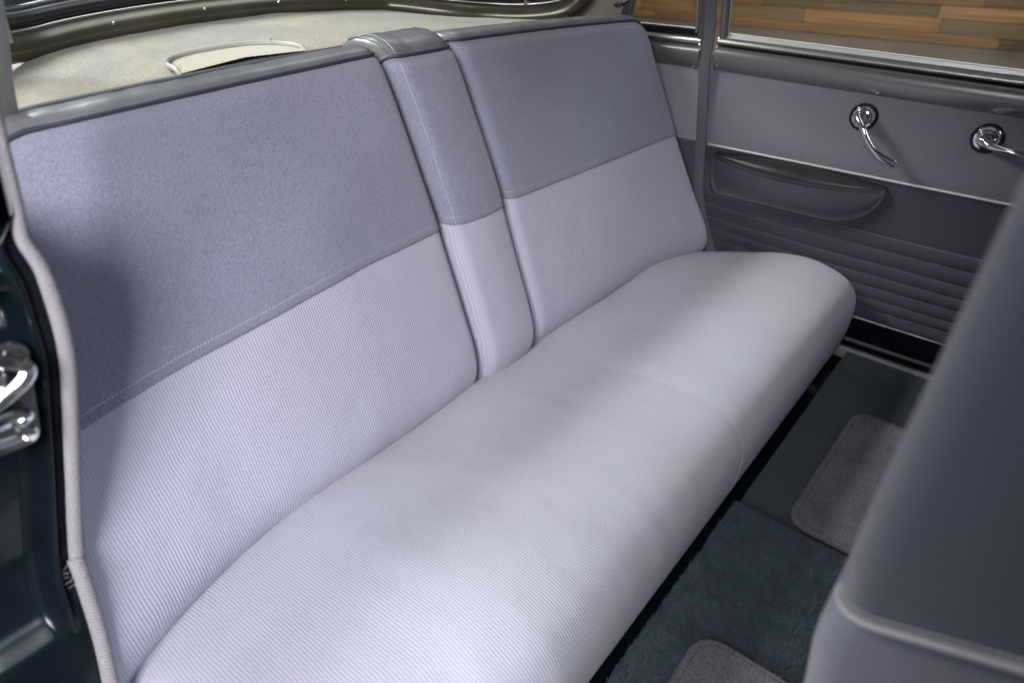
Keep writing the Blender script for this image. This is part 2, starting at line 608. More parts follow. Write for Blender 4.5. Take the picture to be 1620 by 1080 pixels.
def pile(name, parent, mat, n, fx, h, w, lean=0.6, seed=1):
    """short carpet fibres, one thin blade each; fx(r) gives a root point"""
    import numpy as np
    rg = random.Random(seed)
    vs, fs_ = [], []
    for k in range(n):
        p = fx(rg)
        if p is None: continue
        a = rg.uniform(0, 2 * PI)
        q = 2.2 * nz(p[0] * 22, p[1] * 22, seed)
        hh = h * rg.uniform(0.5, 1.15)
        lx = lean * hh * (rg.uniform(-1, 1) + 0.8 * math.cos(q))
        ly = lean * hh * (rg.uniform(-1, 1) + 0.8 * math.sin(q))
        dx, dy = w * math.cos(a), w * math.sin(a)
        i0 = len(vs)
        vs += [(p[0] - dx, p[1] - dy, p[2] - 0.0005), (p[0] + dx, p[1] + dy, p[2] - 0.0005), (p[0] + lx, p[1] + ly, p[2] + hh)]
        fs_.append((i0, i0 + 1, i0 + 2))
    me = bpy.data.meshes.new(name)
    me.from_pydata(vs, [], fs_)
    me.update()
    return tag(link(name, me, mat, parent, False), kind='stuff')

def pile_near(r):
    x, y = r.uniform(0.33, 0.818), r.uniform(-0.10, 0.197)
    e = min(0.815 - x, 0.194 - y)
    return (x, y, 0.022 + 0.003 * nz(x * 9 + 8.0, y * 9) - rnd_off(max(e, 0), 0.014))
pile('pile', floor_near, M['carpet_pile'], 110000, pile_near, 0.0055, 0.00055, 0.7, 3)
def pile_far(r):
    x, y = r.uniform(0.82, 1.43), r.uniform(-0.06, 0.193)
    return (x, y, 0.0012 * nz(x * 9 + 3.0, y * 9))
pile('pile', floor_far, M['carpet_far'], 90000, pile_far, 0.0026, 0.0005, 0.8, 5)

def floor_mat(label, x0, x1, y0, y1, z, yaw):
    r, h = 0.036, 0.011
    cx, cy = (x0 + x1) / 2, (y0 + y1) / 2
    out = []
    for (sx, sy, a0) in ((1, 1, 0), (-1, 1, 90), (-1, -1, 180), (1, -1, 270)):
        for k in range(9):
            a = math.radians(a0 + 90 * k / 8)
            out.append((sx * ((x1 - x0) / 2 - r) + r * math.cos(a), sy * ((y1 - y0) / 2 - r) + r * math.sin(a)))
    rings = [(1.0, 0.0), (1.0, h * 0.7), (0.992, h * 0.95), (0.98, h), (0.9, h), (0.75, h), (0.5, h), (0.25, h), (0.02, h)]
    c, s = math.cos(yaw), math.sin(yaw)
    def ring(k, zz):
        kk = []
        for (x, y) in out:
            if k > 0.95:
                d = (1 - k) * 0.25
                l = math.hypot(x, y)
                q = (l - d) / l
            else:
                q = k
            x2, y2 = x * q, y * q
            kk.append(V((cx + c * x2 - s * y2, cy + s * x2 + c * y2, z + zz + (0.0012 * nz(x2 * 16, y2 * 16, cx * 5) if zz else 0))))
        return kk + [kk[0]]
    root = thing('floor_mat', (cx, cy, z), label, 'floor mat', 'grey floor mats')
    bm = bmesh.new()
    add_rows(bm, [ring(k, zz) for k, zz in rings])
    finish('pile', bm, M['mat'], root, True)
    e = [V(p) + V((0, 0, 0.0004)) for p in ring(0.953, h)]
    stitches('stitching', e, M['welt'], root, 0.006, 0.0045, 0.0007)
    def mat_pile(r):
        x, y = r.uniform(x0, x1), r.uniform(max(y0, -0.14), y1)
        ux, uy = abs(x - cx), abs(y - cy)
        gx, gy = ux - ((x1 - x0) / 2 - r_), uy - ((y1 - y0) / 2 - r_)
        if gx > 0 and gy > 0 and math.hypot(gx, gy) > r_ - 0.001: return None
        if gx > r_ - 0.001 or gy > r_ - 0.001: return None
        x2, y2 = x - cx, y - cy
        return (cx + c * x2 - s * y2, cy + s * x2 + c * y2, z + h - 0.001)
    r_ = r
    pile('pile_fibres', root, M['mat'], 60000, mat_pile, 0.0028, 0.0005, 0.8, int(x0 * 100))
    return root

floor_mat('grey rounded floor mat on the lower carpet towards the far door', 0.833, 1.203, -0.42, 0.116, 0.001, math.radians(-1.0))
floor_mat('grey rounded floor mat lying on the raised near-side carpet', 0.17, 0.560, -0.42, 0.128, 0.0235, math.radians(1.5))

# ------------------------------------------------------------------ car body
body = thing('car', (0.73, 0.9, GZ), 'cabin of an old black car with olive window mouldings and worn rear shelf', 'car')
box('floor_pan', (-0.06, -1.0, -0.09), (1.50, 1.3, -0.035), M['black_paint'], body, 0.01)
CX = 0.73
def yback(x):
    d = abs(x - CX)
    return 1.245 - 0.3 * d * d - 6.0 * d ** 6
def zback(x):
    d = x - CX
    return 0.680 - (0.17 if d > 0 else 0.10) * d * d
# rear shelf
xs = lin(-0.02, 1.40, 70)
rows = []
for x in xs:
    r = []
    d = x - CX
    zf, zb, yb = 0.664 - 0.05 * d * d, zback(x), max(0.96, yback(x))
    r.append((x, 0.912, zf - 0.05))
    for k in range(29):
        t = k / 28
        y = 0.912 + (yb + 0.02 - 0.912) * t
        z = zf + (zb - zf) * t - rnd_off(0.012 * (k > 0) + (y - 0.912), 0.012)
        z += 0.0022 * nz(x * 7, y * 7) + 0.0015 * nz(x * 19, y * 15, 4)
        r.append((x, y, z))
    rows.append(r)
shelf = grid('rear_shelf', rows, M['shelf'], body, flip=True)
sweep('shelf_edge_shade_welt', [(x, 0.905, 0.6585 - 0.05 * (x - CX) ** 2) for x in xs], circ(0.009, 8, 0.009), M['welt'], body)  # dark welt, thickened to paint in the shaded gap behind the seat
# oval speaker cover on the shelf
c0 = V((0.505, 0.912, 0.0))
def shelf_z(x, y):
    d = x - CX
    zf = 0.664 - 0.05 * d * d
    t = (y - 0.912) / (yback(x) + 0.02 - 0.912)
    return zf + (zback(x) - zf) * t
fr = []
for k in range(33):
    a = PI * (k / 32 * 1.10 - 0.05)
    ca, sa = math.cos(a), math.sin(a)
    x = c0.x + 0.098 * math.copysign(abs(ca) ** 0.75, ca)
    y = c0.y + 0.092 * math.copysign(abs(sa) ** 0.75, sa)
    y = max(y, 0.906)
    fr.append(V((x, y, shelf_z(x, y) + 0.007 - (0.012 if y < 0.911 else 0.0))))
sp = tube('speaker_grille', fr, 0.0032, M['white_trim'], body, 8, ry=0.004)
rows = []
for q in (1.0, 0.8, 0.55, 0.3, 0.01):
    cc = V((c0.x, c0.y + 0.004, 0))
    rr = []
    for p in fr:
        x, y = cc.x + (p.x - cc.x) * q, cc.y + (p.y - cc.y) * q
        rr.append((x, y, shelf_z(x, y) + 0.0045 + 0.003 * (1 - q)))
    rows.append(rr)
grid('grille_cloth', rows, M['grille'], sp)
for k in (8, 27):
    p = fr[k]
    lathe('screw', [(0.0001, 0.004), (0.002, 0.0035), (0.003, 0.002), (0.003, -0.001)], p + V((0, 0, 0.003)), (0, 0, 1), M['white_trim'], sp, 10)

# rear window: frame moulding follows an opening that wraps round at both ends
def rw(x, z):
    return V((x, yback(x) + 0.022 - 0.45 * (z - 0.70), z))
pl = [rw(0.155, 1.02), rw(0.155, 0.90), rw(0.158, 0.80), rw(0.170, 0.745), rw(0.205, 0.712), rw(0.26, 0.702)]
mid_ = [rw(x, zback(x) + 0.0345) for x in lin(0.33, 1.05, 15)]
pr = [V(p) for p in ((1.13, 1.135, 0.684), (1.195, 1.075, 0.676), (1.245, 1.012, 0.674), (1.282, 0.950, 0.682), (1.303, 0.905, 0.702), (1.313, 0.872, 0.74), (1.315, 0.84, 0.81), (1.30, 0.79, 0.95))]
rwp = catmull(pl + mid_ + pr, 4)
rear = tube('rear_window_seal', [p + V((0, 0.006, 0.012)) for p in rwp], 0.011, M['rubber'], body, 12, up=(0, -1, 0.3), ry=0.016)
def off(path, k, dy=0.0):
    out = []
    n = len(path)
    for i, p in enumerate(path):
        t = (path[min(i + 1, n - 1)] - path[max(i - 1, 0)]).normalized()
        nrm = V((0, -1, 0.45)).normalized()
        s = t.cross(nrm)
        out.append(p + s * k + nrm * dy)
    return out
gprof = [(0.0, 0.000), (0.006, 0.006), (0.016, 0.009), (0.028, 0.008), (0.036, 0.003), (0.039, -0.006), (0.0, -0.012)]
sweep('rear_window_moulding', rwp, gprof, M['garnish_rear'], body, up=(0, -1, 0.45))
sweep('moulding_bead', off(rwp, 0.001, 0.0035), circ(0.0022, 8), M['steel'], body, up=(0, -1, 0.45))
sweep('glass_channel', [p + V((0, 0.014, 0.028)) for p in rwp], circ(0.0032, 8), M['chrome'], body, up=(0, -1, 0.45))
rows = []
for p in [q for q in rwp if 0.2 < q.x < 1.31 and q.z < 0.8]:
    b0 = p + V((0, 0.014, 0.020))
    rows.append([b0, b0 + V((0, -0.12, 0.33))])
grid('rear_window_glass', rows, M['glass_dark'], rear)
for px in (0.30, 0.46, 0.62, 0.78, 0.94, 1.06, 1.16):
    b = min(range(len(rwp)), key=lambda i: abs(rwp[i].x - px) + (5 if rwp[i].z > 0.75 else 0))
    p = off(rwp, 0.020, 0.0085)[b]
    lathe('screw', [(0.0001, 0.002), (0.0018, 0.0017), (0.003, 0.0005), (0.003, -0.003)], p, (0, -1, 0.45), M['chrome'], body, 10)
tube('rear_window_post', catmull([(0.262, 1.085, 0.700), (0.266, 1.075, 0.76), (0.272, 1.05, 0.86), (0.28, 1.02, 0.97)], 5), 0.019, M['garnish'], body, 12, up=(0, -1, 0), ry=0.014)
# boot lid outside the rear window
rows = []
for x in lin(-0.1, 1.56, 20):
    rows.append([(x, y, 0.665 - 0.12 * (x - CX) ** 2 - 0.10 * max(0, y - 1.3) ** 1.6) for y in lin(1.27, 2.3, 14)])
grid('boot_lid', rows, M['black_paint'], body, flip=True)

# headliner (roof lining), only for shade and reflections from here
rows = []
for x in lin(0.17, 1.29, 20):
    rows.append([(x, y, 1.13 - 0.22 * (x - CX) ** 2 - 0.12 * (y - 0.1) ** 2) for y in lin(-0.55, 0.95, 20)])
hl = grid('headliner', rows, M['headliner'], body)
rows = [[(p[0], p[1], p[2] + 0.03) for p in r] for r in rows]
grid('roof_skin', rows, M['black_paint'], body)

# ---- far side: rear quarter trim, window and windlace
XF = 1.44
def xlean(z):
    return XF - 0.22 * max(0.0, z - 0.60)
def flat_panel(name, ys, zs, mat, parent, x=XF, bulge=0.004, flip=False):
    rows = []
    for y in ys:
        r = []
        for z in zs:
            u = (y - ys[0]) / (ys[-1] - ys[0])
            w = (z - zs[0]) / (zs[-1] - zs[0])
            b = bulge * (1 - (2 * u - 1) ** 8) * (1 - (2 * w - 1) ** 6)
            r.append((x - b, y, z))
        rows.append(r)
    return grid(name, rows, mat, parent, flip=flip)

flat_panel('quarter_trim_upper', lin(0.628, 0.96, 18), lin(0.398, 0.575, 12), M['quarter_up'], body, XF + 0.002, 0.004, True)
flat_panel('quarter_trim_lower', lin(0.55, 0.96, 18), lin(0.05, 0.400, 12), M['quarter_low'], body, XF + 0.002, 0.003, True)
sweep('quarter_trim_welt', [(XF - 0.001, y, 0.400) for y in lin(0.63, 0.95, 20)], circ(0.0022, 8), M['quarter_up'], body)
def zbelt(y):
    return -0.022 * (0.62 - y)
cap = [(0.000, -0.050), (0.006, -0.046), (0.013, -0.036), (0.016, -0.024), (0.015, -0.012), (0.010, -0.004), (0.002, 0.0), (-0.02, 0.0), (-0.02, -0.050)]
# t runs +y, up z: side = t x up = +x ; profile a is negative towards the cabin
capx = [(-a, b) for a, b in cap]
roll = [(-a, b) for a, b in [(0.002, 0.0015), (0.008, 0.003), (0.0115, 0.0075), (0.0105, 0.012), (0.006, 0.0155), (0.001, 0.0165), (-0.012, 0.0165), (-0.012, 0.0015)]]
# rounded lower front corner on the quarter garnish
bm = bmesh.new()
path = [V((XF, y, 0.603)) for y in [0.660, 0.661, 0.663, 0.667, 0.672, 0.68, 0.70, 0.74, 0.80, 0.86, 0.92, 0.98]]
rows = []
for p in path:
    k = rnd_off(p.y - 0.660, 0.012)
    rows.append([p + V((a * (1 if b > -0.03 else 1), 0, max(b, -0.050 + k))) for a, b in capx])
rows = [r + [r[0]] for r in rows]
add_rows(bm, rows)
qg = finish('quarter_window_sill', bm, M['garnish'], body, True, 50)
sweep('sill_edge', catmull([(XF - 0.016, 0.6605, 0.595), (XF - 0.0165, 0.660, 0.575), (XF - 0.010, 0.661, 0.558), (XF - 0.003, 0.672, 0.5525)], 5), circ(0.0014, 6), M['chrome'], qg)
sweep('quarter_window_roll', [(XF, y, 0.603) for y in lin(0.664, 0.98, 10)], roll, M['steel'], body)
sweep('quarter_window_channel', [(XF + 0.004, y, 0.6225) for y in lin(0.676, 0.98, 10)], [(-0.010, 0), (-0.006, 0.006), (0.004, 0.009), (0.012, 0.009), (0.012, -0.003), (-0.008, -0.003)], M['black_paint'], body)
sweep('quarter_window_bead', [(XF + 0.002, y, 0.633) for y in lin(0.682, 0.98, 10)], circ(0.0026, 8), M['steel'], body)
# front post of the quarter window
for nm, yy, rr, mt in (('quarter_window_post', 0.668, (0.006, 0.012), 'garnish'), ('quarter_window_post_bead', 0.681, (0.0028, 0.0028), 'steel')):
    sweep(nm, [(xlean(z) + 0.004, yy, z) for z in lin(0.600, 1.0, 12)], circ(rr[1], 10, rr[0]), M[mt], body, up=(0, 1, 0))
qglass = grid('quarter_window_glass', [[(xlean(z) + 0.008, y, z) for z in lin(0.615, 1.0, 6)] for y in lin(0.668, 1.0, 6)], M['glass'], body)
# rear curved side of the quarter window (dark garnish) and pillar lining
cp = catmull([(XF - 0.012, 0.842, 0.600), (XF - 0.02, 0.838, 0.64), (XF - 0.032, 0.822, 0.69), (XF - 0.05, 0.79, 0.76), (XF - 0.08, 0.73, 0.86), (XF - 0.11, 0.69, 0.95)], 5)
sweep('quarter_window_garnish', [p + V((0, 0.018, 0)) for p in cp], [(0.0, -0.014), (0.008, -0.010), (0.012, 0.004), (0.006, 0.024), (-0.004, 0.030), (-0.014, 0.026), (-0.014, -0.014)], M['garnish'], body, up=(0, 1, 0.2))
sweep('quarter_garnish_bead', [p + V((-0.010, 0.004, 0)) for p in cp], circ(0.0016, 8), M['chrome'], body, up=(0, 1, 0.2))
latch = box('window_latch', (XF - 0.052, 0.812, 0.688), (XF - 0.036, 0.832, 0.702), M['chrome'], body, 0.004)
taper_tube('lever', catmull([(XF - 0.046, 0.824, 0.694), (XF - 0.055, 0.832, 0.684), (XF - 0.060, 0.846, 0.676), (XF - 0.058, 0.858, 0.673)], 4), [0.0045] * 4 + [0.004] * 4 + [0.0035] * 5, M['chrome'], latch)
rows = []
for k in range(13):
    t = k / 12
    y = 0.868 + t * 0.16
    rows.append([(XF - 0.022 - 0.16 * t * t - 0.25 * max(0, z - 0.60), y - 0.40 * max(0, z - 0.62), z) for z in lin(0.52, 1.05, 14)])
grid('pillar_lining', rows, M['headliner'], body, flip=True)
for (y, z) in ((0.668, 0.560),):
    lathe('screw', [(0.0001, 0.0035), (0.0022, 0.003), (0.0036, 0.001), (0.0036, -0.003)], (XF - 0.012, y + 0.004, z), (-1, 0, 0.15), M['chrome'], body, 12)
lathe('screw', [(0.0001, 0.0035), (0.002, 0.003), (0.003, 0.001), (0.003, -0.003)], (XF - 0.010, 0.664, 0.604), (-1, 0, 0.3), M['chrome'], body, 12)
# flat windlace strip between quarter trim and door
wl = catmull([(XF - 0.008 - 0.10, 0.655, 0.98), (XF - 0.055, 0.652, 0.80), (XF - 0.020, 0.645, 0.66), (XF - 0.017, 0.643, 0.60), (XF - 0.017, 0.643, 0.555), (XF - 0.012, 0.632, 0.45), (XF - 0.012, 0.622, 0.36), (XF - 0.012, 0.613, 0.29), (XF - 0.012, 0.59, 0.22), (XF - 0.012, 0.55, 0.14), (XF - 0.012, 0.50, 0.06)], 6)
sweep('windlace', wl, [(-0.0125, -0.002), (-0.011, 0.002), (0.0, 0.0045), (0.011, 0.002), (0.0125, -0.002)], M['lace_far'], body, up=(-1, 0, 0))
# sill below the far door
sweep('door_seal', [(1.4475, y, 0.026) for y in lin(-0.8, 0.5, 14)], [(-0.006, -0.004), (-0.004, 0.004), (0.0, 0.006), (0.004, 0.004), (0.006, -0.004)], M['rubber'], body)
box('sill_step', (1.4437, -0.8, -0.05), (1.50, 0.5, 0.012), M['black_paint'], body, 0.003)
sill = box('sill_plate', (1.4335, -0.8, -0.02), (1.4435, 0.5, 0.0065), M['strip'], body, 0.0015)
bm = bmesh.new()
y = -0.3
while y < 0.30:
    for dx in (0.0,):
        r = [V((1.4345, y, 0.0060)), V((1.4425, y, 0.0060)), V((1.4425, y + 0.0016, 0.0088)), V((1.4345, y + 0.0016, 0.0088)), V((1.4345, y + 0.0032, 0.0060)), V((1.4425, y + 0.0032, 0.0060))]
        vv = [bm.verts.new(q) for q in r]
        bm.faces.new((vv[0], vv[1], vv[2], vv[3]))
        bm.faces.new((vv[3], vv[2], vv[5], vv[4]))
    y += 0.0046
tag(finish('sill_ribs', bm, M['strip'], sill, False), kind='stuff')

# ---- near side: door jamb, windlace, striker, quarter panel
JP = [(0.150, 0.615, 0.99), (0.138, 0.606, 0.86), (0.130, 0.600, 0.745), (0.1255, 0.600, 0.711), (0.1145, 0.600, 0.643), (0.110, 0.600, 0.618), (0.113, 0.598, 0.585), (0.104, 0.596, 0.515), (0.078, 0.592, 0.433), (0.0435, 0.585, 0.331), (0.0340, 0.575, 0.304)]
JP2 = [(0.0365, 0.580, 0.318), (0.0330, 0.570, 0.298), (0.0215, 0.550, 0.242), (0.0080, 0.530, 0.194), (-0.016, 0.505, 0.10), (-0.040, 0.490, -0.02)]
jp = catmull(JP, 7)
jp2 = catmull(JP2, 6)
def lace_profile(r):
    return circ(r, 12)
def up_tube(name, path, r0, r1, mat, parent, sw=0.5):
    n = len(path)
    bm = bmesh.new()
    rows = sweep_rows(path, circ(1.0, 12), (0, 1, 0))
    out = []
    for i, (p, rw_) in enumerate(zip(path, rows)):
        z = p.z
        r = interp([(0.0, r1), (0.57, r1), (0.63, r0), (1.0, r0)], z)
        r *= 1 + 0.04 * nz(z * 40, 0.3)
        out.append([p + (q - p) * r for q in rw_])
    add_rows(bm, out)
    return finish(name, bm, mat, parent, True, 70)
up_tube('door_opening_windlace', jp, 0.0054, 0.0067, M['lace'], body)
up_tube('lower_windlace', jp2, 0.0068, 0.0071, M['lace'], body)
bm = bmesh.new()   # loose threads on the windlace
rr = random.Random(5)
for k in range(9):
    p = rr.choice(jp[-4:] + jp2[:6])
    a = rr.uniform(-0.3, 0.3)
    base = p + V((-0.0075 + rr.uniform(-0.003, 0.001), -0.006, rr.uniform(-0.01, 0.01)))
    ln = rr.uniform(0.002, 0.007)
    q = base + V((-ln, -0.001, rr.uniform(-0.004, 0.004)))
    w = V((0, 0, 0.00025))
    vv = [bm.verts.new(c) for c in (base - w, base + w, q + w * 0.4, q - w * 0.4)]
    bm.faces.new(vv)
tag(finish('loose_threads', bm, M['thread'], body, False), kind='stuff')

def xj(z):
    pts = sorted([(p[2], p[0]) for p in JP + JP2[1:]])
    return interp(pts, z)
def yj(z):
    pts = sorted([(p[2], p[1]) for p in JP + JP2[2:]])
    return interp(pts, z)
zs = lin(-0.10, 1.0, 111)
aa = [-0.004, 0.0, 0.004, 0.008, 0.010, 0.012, 0.014, 0.016, 0.018, 0.020, 0.022, 0.024, 0.027, 0.031, 0.035, 0.04, 0.047, 0.055, 0.065, 0.075, 0.085, 0.095, 0.105, 0.12]
rows = []
for z in zs:
    r = []
    xx = xj(z)
    lo = sm((z - 0.262) / 0.012)            # the stamped bead ends low down
    hi = sm((z - 0.575) / 0.02)
    sh2 = sm((z - 0.60) / 0.03)
    for a in aa:
        y = yj(z) + 0.005
        y -= 0.010 * lo * math.exp(-((a - 0.0185) / 0.0045) ** 2)
        y += 0.012 * lo * (1 - hi) * sm((a - 0.024) / 0.010)
        y -= 0.016 * math.exp(-((z - 0.592) / 0.012) ** 2) * sm((a - 0.018) / 0.014)
        y += 0.010 * sh2 * sm((a - 0.02) / 0.02)
        y -= 0.030 * sm((a - 0.095) / 0.03)
        r.append((xx - a * (1 - 0.86 * sm((z - 0.615) / 0.03)), y, z))
    rows.append(r)
jamb = grid('door_jamb', rows, M['black_paint'], body)
# sill line at the foot of the jamb
sweep('jamb_bead', catmull([(-0.055, 0.528, 0.25), (-0.057, 0.520, 0.21), (-0.058, 0.512, 0.17), (-0.062, 0.500, 0.10), (-0.07, 0.49, 0.0)], 5), circ(0.0035, 8), M['black_paint'], body, up=(0, 1, 0))
# striker plate with two loops
sk = thing('x', (0, 0, 0), 'x', 'x')
bpy.data.objects.remove(sk)
R = Matrix.Rotation(math.radians(14), 4, 'Y')
SC = V((0.041, 0.588, 0.503))
def sp_(x, y, z):
    return SC + R @ V((x * 0.85, y, z * 0.78))
bm = bmesh.new()
def slab(bm, outline, y0, y1):
    a = [bm.verts.new(sp_(x, y0, z)) for x, z in outline]
    b = [bm.verts.new(sp_(x, y1, z)) for x, z in outline]
    n = len(outline)
    for i in range(n):
        bm.faces.new((a[i], a[(i + 1) % n], b[(i + 1) % n], b[i]))
    bm.faces.new(a)
    bm.faces.new(b[::-1])
def rrect(x0, x1, z0, z1, r, n=5):
    o = []
    for (cx_, cz_, a0) in ((x1 - r, z1 - r, 0), (x0 + r, z1 - r, 90), (x0 + r, z0 + r, 180), (x1 - r, z0 + r, 270)):
        for k in range(n + 1):
            a = math.radians(a0 + 90 * k / n)
            o.append((cx_ + r * math.cos(a), cz_ + r * math.sin(a)))
    return o
slab(bm, rrect(-0.060, 0.036, -0.062, 0.056, 0.010), 0.004, 0.012)
bmesh.ops.bevel(bm, geom=[e for e in bm.edges], offset=0.0008, segments=1, affect='EDGES')
striker = finish('door_striker', bm, M['gunmetal'], body, True, 35)
striker['label'] = 'worn chrome door striker with two loops'
def loop(name, pts, r):
    pts = [sp_(*p) for p in pts]
    path = catmull(pts, 6)
    return sweep(name, path, [(r * 1.0, r * 0.7), (r * 0.5, r * 1.1), (-r * 0.5, r * 1.1), (-r, r * 0.7), (-r, -r), (r, -r)], M['chrome'], striker, up=(0, -1, 0), angle=30)
loop('upper_loop', [(-0.070, -0.002, 0.046), (-0.010, -0.004, 0.048), (0.018, -0.006, 0.045), (0.028, -0.008, 0.034), (0.020, -0.010, 0.020), (-0.010, -0.010, -0.004), (-0.035, -0.006, -0.020), (-0.070, 0, -0.036)], 0.0062)
loop('lower_loop', [(-0.060, -0.006, -0.026), (-0.02, -0.008, -0.022), (0.012, -0.010, -0.014), (0.022, -0.010, -0.018), (0.016, -0.009, -0.028), (0.024, -0.009, -0.040), (0.016, -0.008, -0.050), (-0.02, -0.006, -0.055), (-0.06, -0.002, -0.060)], 0.0050)
loop('inner_tongue', [(-0.06, 0.001, 0.018), (-0.02, -0.002, 0.028), (0.006, -0.004, 0.030), (0.0, -0.004, 0.020), (-0.03, 0.0, 0.0)], 0.0045)
lathe('screw', [(0.0001, 0.003), (0.004, 0.0025), (0.006, 0.0), (0.006, -0.002)], sp_(-0.012, 0.003, -0.026), (0, -1, 0), M['steel'], striker, 12)

# centre pillar and closed front door of the near side, unseen, added to shade the front seat (behind the camera's right shoulder)
box('unseen_centre_pillar', (-0.10, -0.24, -0.03), (-0.02, -0.050, 1.05), M['black_paint'], body, 0.01)
box('unseen_front_door', (-0.10, -1.0, -0.03), (-0.03, -0.245, 0.62), M['black_paint'], body, 0.01)
# near quarter panel lining and window post
rows = []
for y in lin(0.607, 1.05, 14):
    rows.append([(xj(z) - 0.012 + 0.10 * max(0, y - 0.75), y, z) for z in lin(0.0, 0.63, 22)])
grid('near_quarter_trim', rows, M['quarter_up'], body)
npost = catmull([(0.180, 0.86, 0.60), (0.190, 0.845, 0.68), (0.2035, 0.82, 0.76), (0.215, 0.79, 0.86), (0.235, 0.76, 0.97)], 6)
nq = sweep('near_window_garnish', npost, [(-0.022, -0.012), (-0.020, 0.004), (-0.006, 0.010), (0.008, 0.009), (0.013, 0.002), (0.013, -0.012)], M['garnish'], body, up=(0.3, -1, 0))
lathe('screw', [(0.0001, 0.002), (0.002, 0.0015), (0.003, 0.0), (0.003, -0.003)], (0.1965, 0.822, 0.745), (0.2, -1, 0), M['chrome'], nq, 10)

# ------------------------------------------------------------------ far door
door = box('door', (XF + 0.005, -0.75, 0.03), (XF + 0.05, 0.640, 0.585), M['black_paint'], body, 0.004)
door['label'] = 'closed far door in two-tone grey cloth with chrome handles'
Y0, Y1 = -0.75, 0.628
flat_panel('upper_panel', lin(Y0, 0.632, 40), lin(0.398, 0.556, 12), M['door_up'], door, XF, 0.004, True)
flat_panel('lower_panel', lin(Y0, 0.622, 40), lin(0.284, 0.396, 12), M['door_low'], door, XF, 0.002, True)
zseams = [0.284, 0.2536, 0.2217, 0.194, 0.168, 0.1406, 0.117, 0.0875]
for i in range(len(zseams) - 1):
    z1, z0 = zseams[i], zseams[i + 1]
    rows = []
    for y in lin(Y0, 0.606, 36):
        r = []
        for k in range(9):
            w = k / 8
            z = z1 + (z0 - z1) * w
            b = 0.0075 * math.sqrt(max(0, 1 - (2 * w - 1) ** 2)) - 0.0008
            b += 0.0008 * nz(y * 30, z * 40)
            r.append((XF - b, y, z + 0.0008 * nz(y * 14, i * 3.1)))
        rows.append(r)
    grid('pleat', rows, M['door_low'], door)
    stitches('stitching', [(XF - 0.0030, y, z1 - 0.0015 + 0.0008 * nz(y * 14, i * 3.1)) for y in lin(-0.3, 0.58 - 0.02 * i, 40)], M['thread_dim'], door, 0.0056, 0.0038, 0.0009)
sweep('chrome_strip', [(XF - 0.002, y, 0.3968) for y in lin(Y0, 0.612, 20)], [(-0.0035, 0), (-0.0025, 0.0022), (0.0, 0.0030), (0.0, -0.0030), (-0.0025, -0.0022)], M['strip'], door)
sweep('bottom_chrome_strip', [(XF - 0.001, y, 0.0870) for y in lin(Y0, 0.5, 20)], circ(0.0016, 8), M['strip'], door)
box('kick_panel', (XF + 0.003, Y0, 0.030), (XF + 0.03, 0.5, 0.0865), M['black_paint'], door, 0.002)
# belt mouldings
dp = [(XF, y, 0.606 + zbelt(y)) for y in lin(Y0, 0.627, 30)]
capd = sweep('window_sill', dp, capx, M['garnish'], door)
sweep('window_roll', dp, roll, M['steel'], door)
sweep('window_channel', [(XF + 0.004, y, 0.6255 + zbelt(y)) for y in lin(Y0, 0.610, 30)], [(-0.006, -0.004), (-0.004, 0.0035), (0.004, 0.0045), (0.012, 0.0045), (0.012, -0.004)], M['strip'], door)
sweep('sill_groove', [(XF - 0.006, y, 0.6065 + zbelt(y)) for y in lin(Y0, 0.620, 30)], circ(0.0022, 6), M['black'], door)
sweep('window_frame', [(xlean(z) + 0.006, 0.618, z) for z in lin(0.60, 1.0, 12)], circ(0.012, 10, 0.009), M['garnish'], door, up=(0, 1, 0))
sweep('window_frame_bead', [(xlean(z) + 0.004, 0.6065, z) for z in lin(0.615, 1.0, 12)], circ(0.0026, 8), M['steel'], door, up=(0, 1, 0))
grid('window_glass', [[(xlean(z) + 0.010, y, z) for z in lin(0.59, 1.0, 6)] for y in lin(Y0, 0.616, 12)], M['glass'], door)
lathe('screw', [(0.0001, 0.0035), (0.0022, 0.003), (0.0036, 0.001), (0.0036, -0.003)], (XF - 0.012, 0.617, 0.567), (-1, 0, 0.15), M['chrome'], door, 12)
lathe('screw', [(0.0001, 0.003), (0.0016, 0.0025), (0.0026, 0.001), (0.0026, -0.003)], (XF - 0.007, 0.585, 0.289), (-1, 0, 0.1), M['chrome'], door, 10)
